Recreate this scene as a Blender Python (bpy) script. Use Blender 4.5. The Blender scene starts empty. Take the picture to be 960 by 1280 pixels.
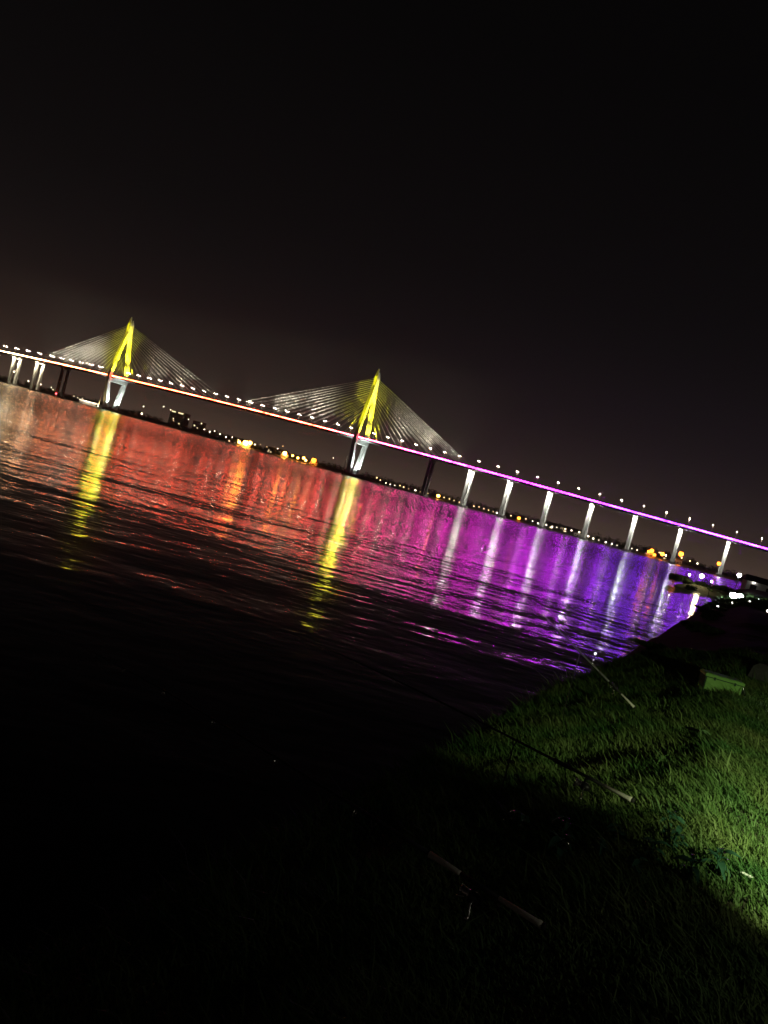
import bpy, math, random
import numpy as np
from mathutils import Vector, Matrix, noise

random.seed(7)
rng = np.random.default_rng(7)
scene = bpy.context.scene
COL = scene.collection

# ------------------------------------------------------------------ camera
EYE = Vector((0.0, 0.0, 4.3234))
ROLL, PITCH = math.radians(15.06), math.radians(-2.08)
cam_data = bpy.data.cameras.new('camera')
cam_data.sensor_fit = 'VERTICAL'
cam_data.sensor_height = 36.0
cam_data.lens = 36.0 * 984.97 / 1280.0
cam_data.clip_start = 0.05
cam_data.clip_end = 30000.0
cam = bpy.data.objects.new('camera', cam_data)
COL.objects.link(cam)
fwd = Vector((0, math.cos(PITCH), math.sin(PITCH)))
upv = Vector((0, -math.sin(PITCH), math.cos(PITCH)))
ex = Vector((1, 0, 0))
right = math.cos(ROLL) * ex + math.sin(ROLL) * upv
up = -math.sin(ROLL) * ex + math.cos(ROLL) * upv
m = Matrix((right, up, -fwd)).transposed().to_4x4()
m.translation = EYE
cam.matrix_world = m
scene.camera = cam

# ------------------------------------------------------------------ night sky
world = bpy.data.worlds.new('World')
scene.world = world
world.use_nodes = True
wn, wl = world.node_tree.nodes, world.node_tree.links
wn.clear()
w_out = wn.new('ShaderNodeOutputWorld')
w_add = wn.new('ShaderNodeAddShader')
bg_sky = wn.new('ShaderNodeBackground')
bg_glow = wn.new('ShaderNodeBackground')
sky = wn.new('ShaderNodeTexSky')
sky.sky_type = 'NISHITA'
sky.sun_disc = False
sky.sun_elevation = math.radians(-9.0)
sky.sun_rotation = math.radians(200)
wl.new(sky.outputs['Color'], bg_sky.inputs['Color'])
bg_sky.inputs['Strength'].default_value = 0.02
# the town's lights on low haze: brighter toward the horizon
geo = wn.new('ShaderNodeTexCoord')
sep = wn.new('ShaderNodeSeparateXYZ')
wl.new(geo.outputs['Generated'], sep.inputs[0])
ramp = wn.new('ShaderNodeValToRGB')
ramp.color_ramp.interpolation = 'B_SPLINE'
els = ramp.color_ramp.elements
els[0].position = 0.0
els[0].color = (0.110, 0.072, 0.051, 1)
els[1].position = 1.0
els[1].color = (0.0009, 0.0009, 0.0009, 1)
for p, c in ((0.045, (0.0225, 0.0160, 0.0135, 1)), (0.14, (0.0070, 0.0059, 0.0058, 1)),
             (0.27, (0.0034, 0.0031, 0.0031, 1)), (0.5, (0.0014, 0.0014, 0.0014, 1))):
    e = els.new(p)
    e.color = c
wl.new(sep.outputs['Z'], ramp.inputs['Fac'])
wl.new(ramp.outputs['Color'], bg_glow.inputs['Color'])
bg_glow.inputs['Strength'].default_value = 1.0
wl.new(bg_sky.outputs[0], w_add.inputs[0])
wl.new(bg_glow.outputs[0], w_add.inputs[1])
wl.new(w_add.outputs[0], w_out.inputs['Surface'])

scene.view_settings.view_transform = 'Standard'
scene.view_settings.look = 'None'
scene.view_settings.exposure = 0.0
scene.view_settings.gamma = 1.0
scene.view_settings.use_curve_mapping = False
scene.render.engine = 'CYCLES'
scene.cycles.use_denoising = True
scene.cycles.denoising_input_passes = 'RGB_ALBEDO_NORMAL'
scene.cycles.use_light_tree = True
scene.cycles.use_adaptive_sampling = False
scene.cycles.max_bounces = 5
scene.cycles.volume_bounces = 0
scene.cycles.pixel_filter_type = 'BLACKMAN_HARRIS'
scene.cycles.filter_width = 1.5
scene.cycles.sample_clamp_indirect = 0.0
scene.cycles.sample_clamp_direct = 0.0
scene.cycles.caustics_reflective = True


# ------------------------------------------------------------------ materials
def new_mat(name):
    mt = bpy.data.materials.new(name)
    mt.use_nodes = True
    return mt, mt.node_tree.nodes, mt.node_tree.links, mt.node_tree.nodes['Principled BSDF']


def surface(name, c1, c2, scale=1.0, rough=0.7, bump=0.0, metallic=0.0, detail=4.0, coords='Object'):
    mt, n, l, p = new_mat(name)
    tc = n.new('ShaderNodeTexCoord')
    nz = n.new('ShaderNodeTexNoise')
    nz.inputs['Scale'].default_value = scale
    nz.inputs['Detail'].default_value = detail
    l.new(tc.outputs[coords], nz.inputs['Vector'])
    cr = n.new('ShaderNodeValToRGB')
    cr.color_ramp.elements[0].position = 0.3
    cr.color_ramp.elements[0].color = (*c1, 1)
    cr.color_ramp.elements[1].position = 0.7
    cr.color_ramp.elements[1].color = (*c2, 1)
    l.new(nz.outputs['Fac'], cr.inputs['Fac'])
    l.new(cr.outputs['Color'], p.inputs['Base Color'])
    p.inputs['Roughness'].default_value = rough
    p.inputs['Metallic'].default_value = metallic
    if bump:
        b = n.new('ShaderNodeBump')
        b.inputs['Strength'].default_value = 1.0
        b.inputs['Distance'].default_value = bump
        l.new(nz.outputs['Fac'], b.inputs['Height'])
        l.new(b.outputs['Normal'], p.inputs['Normal'])
    return mt


def glow(name, color, strength, spread=0.0):
    mt, n, l, p = new_mat(name)
    p.inputs['Base Color'].default_value = (0.6, 0.6, 0.6, 1)
    p.inputs['Emission Color'].default_value = (*color, 1)
    p.inputs['Emission Strength'].default_value = strength
    if spread:
        oi = n.new('ShaderNodeObjectInfo')
        mr_ = n.new('ShaderNodeMapRange')
        mr_.inputs['To Min'].default_value = strength * (1 - spread)
        mr_.inputs['To Max'].default_value = strength * (1 + spread)
        l.new(oi.outputs['Random'], mr_.inputs['Value'])
        l.new(mr_.outputs[0], p.inputs['Emission Strength'])
    return mt


M = {}
M['concrete'] = surface('concrete', (0.52, 0.52, 0.5), (0.62, 0.62, 0.6), 0.12, 0.8, 0.02)
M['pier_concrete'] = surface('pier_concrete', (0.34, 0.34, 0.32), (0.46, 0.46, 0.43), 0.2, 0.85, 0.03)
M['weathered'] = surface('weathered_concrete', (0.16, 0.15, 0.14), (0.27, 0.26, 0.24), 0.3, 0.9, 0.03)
M['girder'] = surface('girder_paint', (0.3, 0.3, 0.31), (0.4, 0.4, 0.4), 0.1, 0.55)
M['asphalt'] = surface('asphalt', (0.04, 0.04, 0.042), (0.06, 0.06, 0.06), 0.5, 0.9)
M['cable'] = surface('cable_sheath', (0.62, 0.61, 0.57), (0.72, 0.71, 0.68), 0.3, 0.45)
M['galvanised'] = surface('galvanised_steel', (0.4, 0.41, 0.42), (0.5, 0.5, 0.5), 2.0, 0.45, 0, 0.7)
M['dark_steel'] = surface('dark_steel', (0.03, 0.03, 0.032), (0.05, 0.05, 0.052), 4.0, 0.4, 0, 0.4)
M['far_wall'] = surface('far_render', (0.16, 0.15, 0.14), (0.24, 0.22, 0.2), 0.1, 0.9)
M['roofing'] = surface('roofing', (0.08, 0.07, 0.065), (0.12, 0.1, 0.09), 0.3, 0.9)
M['white_wall'] = surface('white_wall', (0.6, 0.6, 0.58), (0.75, 0.75, 0.72), 0.6, 0.8)
M['window_dark'] = surface('dark_pane', (0.015, 0.017, 0.02), (0.03, 0.03, 0.035), 1.0, 0.15)
M['leaf_far'] = surface('far_foliage', (0.022, 0.032, 0.014), (0.05, 0.07, 0.028), 0.12, 0.8)
M['leaf_bush'] = surface('bush_foliage', (0.04, 0.065, 0.022), (0.09, 0.12, 0.045), 1.5, 0.6)
M['bark'] = surface('bark', (0.07, 0.05, 0.035), (0.12, 0.09, 0.065), 4.0, 0.9, 0.01)
M['soil'] = surface('bank_soil', (0.022, 0.024, 0.012), (0.055, 0.05, 0.028), 2.2, 0.95, 0.03, detail=8)
M['far_soil'] = surface('far_soil', (0.04, 0.036, 0.026), (0.08, 0.072, 0.05), 0.03, 0.95)
M['cork'] = surface('cork_grip', (0.68, 0.65, 0.56), (0.8, 0.78, 0.7), 90.0, 0.75, 0.001)
M['rod_black'] = surface('rod_blank', (0.008, 0.008, 0.009), (0.014, 0.014, 0.015), 20.0, 0.75)
M['rod_grey'] = surface('grey_rod_blank', (0.16, 0.16, 0.16), (0.22, 0.22, 0.22), 20.0, 0.6)
M['reel_metal'] = surface('reel_metal', (0.5, 0.5, 0.5), (0.66, 0.66, 0.64), 30.0, 0.25, 0, 0.9)
M['green_plastic'] = surface('green_plastic', (0.15, 0.34, 0.06), (0.2, 0.42, 0.09), 9.0, 0.45)
M['green_dark'] = surface('dark_green_plastic', (0.02, 0.05, 0.03), (0.03, 0.07, 0.04), 9.0, 0.85)
M['bag'] = surface('grey_canvas', (0.07, 0.07, 0.07), (0.11, 0.11, 0.105), 40.0, 0.9, 0.002)
M['twig'] = surface('dry_twig', (0.35, 0.27, 0.18), (0.5, 0.4, 0.28), 30.0, 0.8)
M['scrap'] = surface('pale_plastic', (0.55, 0.58, 0.56), (0.7, 0.73, 0.7), 12.0, 0.2)
M['weed'] = surface('glossy_leaf', (0.03, 0.1, 0.06), (0.06, 0.16, 0.1), 14.0, 0.15)
M['coil'] = surface('green_cord', (0.07, 0.14, 0.05), (0.1, 0.2, 0.07), 60.0, 0.7)
M['rubber'] = surface('black_rubber', (0.015, 0.015, 0.015), (0.03, 0.03, 0.03), 20.0, 0.7)

M['lamp_road'] = glow('road_lamp_glass', (1.0, 0.74, 0.56), 190.0, 0.6)
M['lamp_w'] = glow('white_lamp_glass', (1.0, 0.80, 0.56), 13.0, 0.8)
M['lamp_y'] = glow('yellow_lamp_glass', (1.0, 0.62, 0.26), 7.0, 0.8)
M['lamp_o'] = glow('sodium_lamp_glass', (1.0, 0.36, 0.05), 40.0, 0.3)
M['lamp_a'] = glow('amber_lamp_glass', (1.0, 0.22, 0.014), 14.0, 0.3)
M['lamp_red'] = glow('red_lamp_glass', (1.0, 0.04, 0.05), 40.0)
M['lamp_led'] = glow('led_glass', (0.80, 0.92, 1.0), 220.0)
M['lamp_small'] = glow('lantern_glass', (1.0, 0.93, 0.84), 5.0)
M['lit_window'] = glow('lit_window', (1.0, 0.78, 0.42), 2.2)
M['float_tip'] = glow('float_tip', (1.0, 0.97, 0.85), 3.0)
M['torch_lens'] = glow('torch_lens', (1.0, 0.95, 0.8), 8.0)

# LED line along the edge of the deck, colour changing along the bridge
mt, n, l, p = new_mat('led_line')
tc = n.new('ShaderNodeTexCoord')
sp = n.new('ShaderNodeSeparateXYZ')
l.new(tc.outputs['Object'], sp.inputs[0])
mr = n.new('ShaderNodeMapRange')
mr.inputs['From Min'].default_value = -1000
mr.inputs['From Max'].default_value = 700
l.new(sp.outputs['X'], mr.inputs['Value'])
cr = n.new('ShaderNodeValToRGB')
STOPS = [(-1000, (1.0, 0.66, 0.30)), (-690, (1.0, 0.62, 0.28)), (-600, (1.0, 0.26, 0.09)), (-440, (1.0, 0.085, 0.024)),
         (-60, (1.0, 0.065, 0.035)), (60, (1.0, 0.04, 0.2)), (150, (0.95, 0.03, 0.50)), (235, (0.68, 0.012, 0.66)),
         (320, (0.48, 0.012, 0.72)), (400, (0.22, 0.02, 0.80)), (480, (0.26, 0.02, 0.75)), (700, (0.34, 0.02, 0.7))]
els = cr.color_ramp.elements
els[0].position = 0.0
els[0].color = (*STOPS[0][1], 1)
els[1].position = 1.0
els[1].color = (*STOPS[-1][1], 1)
for s_, c_ in STOPS[1:-1]:
    e = els.new((s_ + 1000) / 1700)
    e.color = (*c_, 1)
l.new(mr.outputs[0], cr.inputs['Fac'])
l.new(cr.outputs['Color'], p.inputs['Emission Color'])
nz = n.new('ShaderNodeTexNoise')
nz.inputs['Scale'].default_value = 0.1
nz.inputs['Detail'].default_value = 3
l.new(tc.outputs['Object'], nz.inputs['Vector'])
ms = n.new('ShaderNodeMapRange')
ms.inputs['From Min'].default_value = 0.3
ms.inputs['From Max'].default_value = 0.7
ms.inputs['To Min'].default_value = 6.0
ms.inputs['To Max'].default_value = 108.0
l.new(nz.outputs['Fac'], ms.inputs['Value'])
l.new(ms.outputs[0], p.inputs['Emission Strength'])
p.inputs['Base Color'].default_value = (0.6, 0.6, 0.6, 1)
M['led_line'] = mt

# water
mt, n, l, p = new_mat('water')
p.inputs['Base Color'].default_value = (0.0035, 0.0045, 0.005, 1)
p.inputs['IOR'].default_value = 1.333
tc = n.new('ShaderNodeTexCoord')
hs = []
for sx, sy, scale, amp, det in ((0.45, 1.0, 0.045, 0.36, 1.5), (0.5, 1.0, 0.18, 0.16, 2.0), (0.6, 1.0, 0.75, 0.056, 2.5), (0.7, 1.0, 2.2, 0.019, 2.0)):
    mp = n.new('ShaderNodeMapping')
    mp.inputs['Rotation'].default_value = (0, 0, math.radians(-6))
    mp.inputs['Scale'].default_value = (sx, sy, 1)
    nz = n.new('ShaderNodeTexNoise')
    nz.inputs['Scale'].default_value = scale
    nz.inputs['Detail'].default_value = det
    nz.inputs['Roughness'].default_value = 0.45
    l.new(tc.outputs['Object'], mp.inputs['Vector'])
    l.new(mp.outputs[0], nz.inputs['Vector'])
    mu = n.new('ShaderNodeMath')
    mu.operation = 'MULTIPLY'
    mu.inputs[1].default_value = amp
    l.new(nz.outputs['Fac'], mu.inputs[0])
    hs.append(mu)
a1 = n.new('ShaderNodeMath')
l.new(hs[0].outputs[0], a1.inputs[0])
l.new(hs[1].outputs[0], a1.inputs[1])
a3 = n.new('ShaderNodeMath')
l.new(a1.outputs[0], a3.inputs[0])
l.new(hs[2].outputs[0], a3.inputs[1])
a2 = n.new('ShaderNodeMath')
l.new(a3.outputs[0], a2.inputs[0])
l.new(hs[3].outputs[0], a2.inputs[1])
pn = n.new('ShaderNodeTexNoise')
pn.inputs['Scale'].default_value = 0.035
pn.inputs['Detail'].default_value = 2
l.new(tc.outputs['Object'], pn.inputs['Vector'])
pm = n.new('ShaderNodeMapRange')
pm.inputs['From Min'].default_value = 0.3
pm.inputs['From Max'].default_value = 0.7
pm.inputs['To Min'].default_value = 0.55
pm.inputs['To Max'].default_value = 1.35
l.new(pn.outputs['Fac'], pm.inputs['Value'])
b = n.new('ShaderNodeBump')
l.new(pm.outputs[0], b.inputs['Distance'])
l.new(a2.outputs[0], b.inputs['Height'])
l.new(b.outputs['Normal'], p.inputs['Normal'])
# breezier, rougher water away from the bank
ln = n.new('ShaderNodeVectorMath')
ln.operation = 'LENGTH'
l.new(tc.outputs['Object'], ln.inputs[0])
rr = n.new('ShaderNodeMapRange')
rr.interpolation_type = 'SMOOTHSTEP'
rr.inputs['From Min'].default_value = 20
rr.inputs['From Max'].default_value = 260
rr.inputs['To Min'].default_value = 0.09
rr.inputs['To Max'].default_value = 0.215
l.new(ln.outputs['Value'], rr.inputs['Value'])
l.new(rr.outputs[0], p.inputs['Roughness'])
M['water'] = mt

# grass blades
mt, n, l, p = new_mat('grass_blade')
tc = n.new('ShaderNodeTexCoord')
nz = n.new('ShaderNodeTexNoise')
nz.inputs['Scale'].default_value = 1.6
nz.inputs['Detail'].default_value = 5
l.new(tc.outputs['Object'], nz.inputs['Vector'])
cr = n.new('ShaderNodeValToRGB')
els = cr.color_ramp.elements
els[0].position = 0.32
els[0].color = (0.03, 0.1, 0.018, 1)
els[1].position = 0.68
els[1].color = (0.13, 0.175, 0.05, 1)
e = els.new(0.5)
e.color = (0.075, 0.135, 0.03, 1)
l.new(nz.outputs['Fac'], cr.inputs['Fac'])
l.new(cr.outputs['Color'], p.inputs['Base Color'])
p.inputs['Roughness'].default_value = 0.7
M['grass'] = mt


# ------------------------------------------------------------------ mesh helpers
class MB:
    def __init__(self):
        self.v, self.f = [], []

    def hull8(self, a, b):
        """frustum between two quads (4 points each, same order)"""
        o = len(self.v)
        self.v += [tuple(q) for q in a] + [tuple(q) for q in b]
        self.f += [(o + 3, o + 2, o + 1, o), (o + 4, o + 5, o + 6, o + 7)]
        for i in range(4):
            j = (i + 1) % 4
            self.f.append((o + i, o + j, o + 4 + j, o + 4 + i))
        return self

    def box(self, x0, x1, y0, y1, z0, z1):
        a = [(x0, y0, z0), (x1, y0, z0), (x1, y1, z0), (x0, y1, z0)]
        b = [(x0, y0, z1), (x1, y0, z1), (x1, y1, z1), (x0, y1, z1)]
        return self.hull8(a, b)

    def post(self, c0, hx0, hy0, c1, hx1, hy1):
        """tapered leg between two horizontal rectangles"""
        q = lambda c, hx, hy: [(c[0] - hx, c[1] - hy, c[2]), (c[0] + hx, c[1] - hy, c[2]),
                               (c[0] + hx, c[1] + hy, c[2]), (c[0] - hx, c[1] + hy, c[2])]
        return self.hull8(q(c0, hx0, hy0), q(c1, hx1, hy1))

    def tube(self, pts, radii, n=8):
        pts = [Vector(q) for q in pts]
        if not hasattr(radii, '__len__'):
            radii = [radii] * len(pts)
        o = len(self.v)
        for i, q in enumerate(pts):
            t = (pts[min(i + 1, len(pts) - 1)] - pts[max(i - 1, 0)]).normalized()
            ref = Vector((0, 0, 1)) if abs(t.z) < 0.9 else Vector((1, 0, 0))
            a = t.cross(ref).normalized()
            c = t.cross(a)
            for k in range(n):
                an = 2 * math.pi * k / n
                self.v.append(tuple(q + radii[i] * (math.cos(an) * a + math.sin(an) * c)))
        for i in range(len(pts) - 1):
            for k in range(n):
                k2 = (k + 1) % n
                self.f.append((o + i * n + k, o + i * n + k2, o + (i + 1) * n + k2, o + (i + 1) * n + k))
        self.f.append(tuple(o + k for k in range(n))[::-1])
        self.f.append(tuple(o + (len(pts) - 1) * n + k for k in range(n)))
        return self

    def ball(self, c, r, n=8, rings=5, sz=1.0):
        pts = [(c[0], c[1], c[2] + r * sz * math.cos(math.pi * (i + 0.02) / (rings + 0.04))) for i in range(rings + 1)]
        rad = [max(1e-3 * r, r * math.sin(math.pi * i / rings)) for i in range(rings + 1)]
        return self.tube(pts, rad, n)

    def mesh(self, name):
        me = bpy.data.meshes.new(name)
        me.from_pydata(self.v, [], self.f)
        me.update()
        return me

    def build(self, name, mat, parent=None, smooth=False):
        me = self.mesh(name)
        me.materials.append(M[mat] if isinstance(mat, str) else mat)
        if smooth:
            me.polygons.foreach_set('use_smooth', [True] * len(me.polygons))
        return link(name, me, parent)


def link(name, me, parent=None):
    o = bpy.data.objects.new(name, me)
    COL.objects.link(o)
    o.parent = parent
    return o


def tag(o, label=None, cat=None, group=None, kind=None):
    if label:
        o['label'] = label
    if cat:
        o['category'] = cat
    if group:
        o['group'] = group
    if kind:
        o['kind'] = kind
    return o


def empty(name, loc, rz=0.0):
    o = bpy.data.objects.new(name, None)
    o.empty_display_size = 0.3
    COL.objects.link(o)
    o.location = loc
    o.rotation_euler = (0, 0, rz)
    return o


def copy_tree(o, parent=None):
    c = o.copy()
    COL.objects.link(c)
    c.parent = parent
    for ch in list(o.children):
        copy_tree(ch, c)
    return c


def spot(name, loc, target, color, watts, cone, parent, radius=0.6, blend=1.0):
    d = bpy.data.lights.new(name, 'SPOT')
    d.color = color
    d.energy = watts
    d.spot_size = math.radians(cone)
    d.spot_blend = blend
    d.shadow_soft_size = radius
    o = bpy.data.objects.new(name, d)
    COL.objects.link(o)
    o.parent = parent
    o.location = loc
    o.rotation_euler = (Vector(target) - Vector(loc)).to_track_quat('-Z', 'Y').to_euler()
    return o


def arr_mesh(name, verts, faces_idx, nper, mat):
    """verts (N,3) float, faces_idx (F,nper) int"""
    me = bpy.data.meshes.new(name)
    V, Fc = len(verts), len(faces_idx)
    me.vertices.add(V)
    me.vertices.foreach_set('co', np.asarray(verts, np.float32).ravel())
    me.loops.add(Fc * nper)
    me.loops.foreach_set('vertex_index', np.asarray(faces_idx, np.int32).ravel())
    me.polygons.add(Fc)
    me.polygons.foreach_set('loop_start', np.arange(0, Fc * nper, nper, dtype=np.int32))
    me.polygons.foreach_set('loop_total', np.full(Fc, nper, np.int32))
    me.update(calc_edges=True)
    me.materials.append(M[mat])
    return me


# ------------------------------------------------------------------ ground: water, near bank, far shore
me = bpy.data.meshes.new('water')
me.from_pydata([(-5200, -200, 0), (5200, -200, 0), (5200, 6000, 0), (-5200, 6000, 0)], [], [(0, 1, 2, 3)])
me.materials.append(M['water'])
tag(link('water', me), 'dark rippled bay water reflecting the bridge lights', 'water', kind='structure')

EDGE0 = Vector((-2.7, 0.0))
ALONG = Vector((0.429, 0.9033)).normalized()
INLAND = Vector((ALONG.y, -ALONG.x))


def bank_z(d, l):
    if d < 0:
        t = max(0.0, min(1.0, (d + 1.7) / 1.7))
        z = -0.7 + 2.2 * (t * t * (3 - 2 * t) * 0.5 + t * 0.5)
    elif d < 2.6:
        z = 1.5 + 0.42 * d
    else:
        z = 1.5 + 0.42 * 2.6 + 0.02 * (d - 2.6)
    w = max(0.0, min(1.0, (d + 1.2) / 1.5))
    z += w * (0.10 * noise.noise((d * 0.5, l * 0.35, 3.0)) + 0.05 * noise.noise((d * 1.7, l * 1.5, 9.0)))
    return z


def edge_wobble(l):
    return 0.35 * noise.noise((l * 0.16, 0.5, 1.0)) + 0.14 * noise.noise((l * 0.6, 2.5, 1.0))


def bank_xy(d, l):
    w = max(0.0, 1.0 - max(0.0, d) / 3.0)
    p = EDGE0 + ALONG * l + INLAND * (d + edge_wobble(l) * w)
    return p.x, p.y


def bank_point(x, y):
    """height of the bank under a world x,y"""
    q = Vector((x, y)) - EDGE0
    l, d = q.dot(ALONG), q.dot(INLAND)
    for _ in range(3):
        w = max(0.0, 1.0 - max(0.0, d) / 3.0)
        d = q.dot(INLAND) - edge_wobble(l) * w
    return bank_z(d, l)


ds = [-2.6, -1.7, -1.45, -1.2, -0.95, -0.7, -0.5, -0.3, -0.1] + [0.15 * i for i in range(0, 34)] + [5.5, 6, 7, 8, 10, 13, 18, 26, 40, 70, 120]
ls = list(np.arange(-14, 40, 0.3)) + list(np.arange(40, 110, 0.8)) + list(np.arange(110, 420, 6.0))
vv, ff = [], []
for l_ in ls:
    for d_ in ds:
        x, y = bank_xy(d_, l_)
        vv.append((x, y, bank_z(d_, l_)))
nd = len(ds)
for i in range(len(ls) - 1):
    for j in range(nd - 1):
        a = i * nd + j
        ff.append((a, a + 1, a + nd + 1, a + nd))
me = bpy.data.meshes.new('grassy_bank')
me.from_pydata(vv, [], ff)
me.polygons.foreach_set('use_smooth', [True] * len(me.polygons))
me.materials.append(M['soil'])
tag(link('grassy_bank', me), 'dark grassy bank sloping down to the water', 'bank', kind='structure')

# spit running out from the bank
vv, ff = [], []
NX, NY = 22, 12
for i in range(NX + 1):
    for j in range(NY + 1):
        u, v = i / NX, j / NY * 2 - 1
        cx, cy = 53 + 26 * u, 139 + 24 * u
        hw = 3 + 5 * u
        z = -0.4 + (1.5 * min(1, u * 5)) * max(0.0, 1 - v * v) + 0.1 * noise.noise((cx * 0.3, v * 3, 0))
        vv.append((cx - v * hw * 0.65, cy + v * hw * 0.75, z))
for i in range(NX):
    for j in range(NY):
        a = i * (NY + 1) + j
        ff.append((a, a + NY + 1, a + NY + 2, a + 1))
me = bpy.data.meshes.new('spit')
me.from_pydata(vv, [], ff)
me.polygons.foreach_set('use_smooth', [True] * len(me.polygons))
me.materials.append(M['far_soil'])
tag(link('spit', me), 'low spit of land reaching into the water', 'spit', kind='structure')


def shore_y(x):
    return 1381 - 0.404 * x + 12 * noise.noise((x * 0.008, 0, 0)) + 5 * noise.noise((x * 0.03, 4, 0))


vv, ff = [], []
xs = list(np.arange(-2600, 2000, 20.0))
prof = [(-6, -0.8), (0, 0.3), (8, 1.6), (40, 2.4), (160, 4.0), (700, 8.0), (2500, 10.0)]
for x in xs:
    y0 = shore_y(x)
    for dy, z in prof:
        vv.append((x + dy * 0.37 * 0.2, y0 + dy, z + (0.8 * noise.noise((x * 0.01, dy * 0.01, 2)) if dy > 30 else 0)))
npf = len(prof)
for i in range(len(xs) - 1):
    for j in range(npf - 1):
        a = i * npf + j
        ff.append((a, a + npf, a + npf + 1, a + 1))
me = bpy.data.meshes.new('far_shore')
me.from_pydata(vv, [], ff)
me.materials.append(M['far_soil'])
tag(link('far_shore', me), 'low dark land across the bay', 'shore', kind='structure')


# ------------------------------------------------------------------ the bridge
MAIN, SIDE, SPAN = 465.86, 175.2, 56.27
bridge = empty('cable_stayed_bridge', (-59.93, 1155.3, 0), -0.384226)
tag(bridge, 'long cable-stayed bridge with two yellow pylons and coloured light line over the bay', 'bridge')


def zdeck(s):
    a = abs(s + MAIN / 2)
    v = a * a if a < 500 else 250000 + 1000 * (a - 500)
    return 59.82 - 2.51 * v / 1e5


S0, S1 = -MAIN - SIDE - SPAN * 8, SIDE + SPAN * 11
stations = list(np.linspace(S0, S1, 150))


def sweep(name, section, mat, parent, st=stations):
    vv, ff = [], []
    k = len(section)
    for s in st:
        z = zdeck(s)
        vv += [(s, t, z + h) for t, h in section]
    for i in range(len(st) - 1):
        for j in range(k):
            j2 = (j + 1) % k
            ff.append((i * k + j, i * k + j2, (i + 1) * k + j2, (i + 1) * k + j))
    ff.append(tuple(range(k))[::-1])
    ff.append(tuple((len(st) - 1) * k + j for j in range(k)))
    me = bpy.data.meshes.new(name)
    me.from_pydata(vv, [], ff)
    me.materials.append(M[mat])
    return link(name, me, parent)


deck = sweep('deck', [(-14, 0), (-14, -2.1), (-10, -3.6), (10, -3.6), (14, -2.1), (14, 0)], 'girder', bridge)
sweep('roadway', [(-13, 0.06), (-13, 0.004), (13, 0.004), (13, 0.06)], 'asphalt', deck)
for t in (-13.75, 13.75):
    sweep('parapet', [(t - 0.2, 1.0), (t - 0.2, 0.004), (t + 0.2, 0.004), (t + 0.2, 1.0)], 'girder', deck)
sweep('light_channel', [(-14.2, 0.75), (-14.2, -2.0), (-14.02, -2.0), (-14.02, 0.75)], 'galvanised', deck)
vv, ff = [], []
for s in stations:
    vv += [(s, -14.215, zdeck(s) - 0.9), (s, -14.215, zdeck(s) + 0.45)]
ff = [(2 * i, 2 * i + 2, 2 * i + 3, 2 * i + 1) for i in range(len(stations) - 1)]
me = bpy.data.meshes.new('light_line')
me.from_pydata(vv, [], ff)
me.materials.append(M['led_line'])
link('light_line', me, deck)
sweep('median_barrier', [(-0.3, 0.9), (-0.45, 0.064), (0.45, 0.064), (0.3, 0.9)], 'pier_concrete', deck)


def floodlight(loc, target, color, watts, cone, radius=0.6):
    b_ = MB()
    dv_ = (Vector(target) - Vector(loc)).normalized()
    b_.tube([-dv_ * 1.1, -dv_ * 0.25], [0.35, 0.6], 8)
    sgn_ = 1 if dv_.z < 0 else -1
    b_.tube([-dv_ * 0.9, -dv_ * 0.9 + Vector((0, 0, sgn_ * 1.0))], 0.12, 5)
    fx = b_.build('floodlight', 'dark_steel', bridge)
    fx.location = loc
    spot('floodlight_beam', (0, 0, 0), Vector(target) - Vector(loc), color, watts, cone, fx, radius)


YEL = (1.0, 0.90, 0.012)
WHT = (0.86, 1.0, 0.92)
TZ = 162.0


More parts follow.
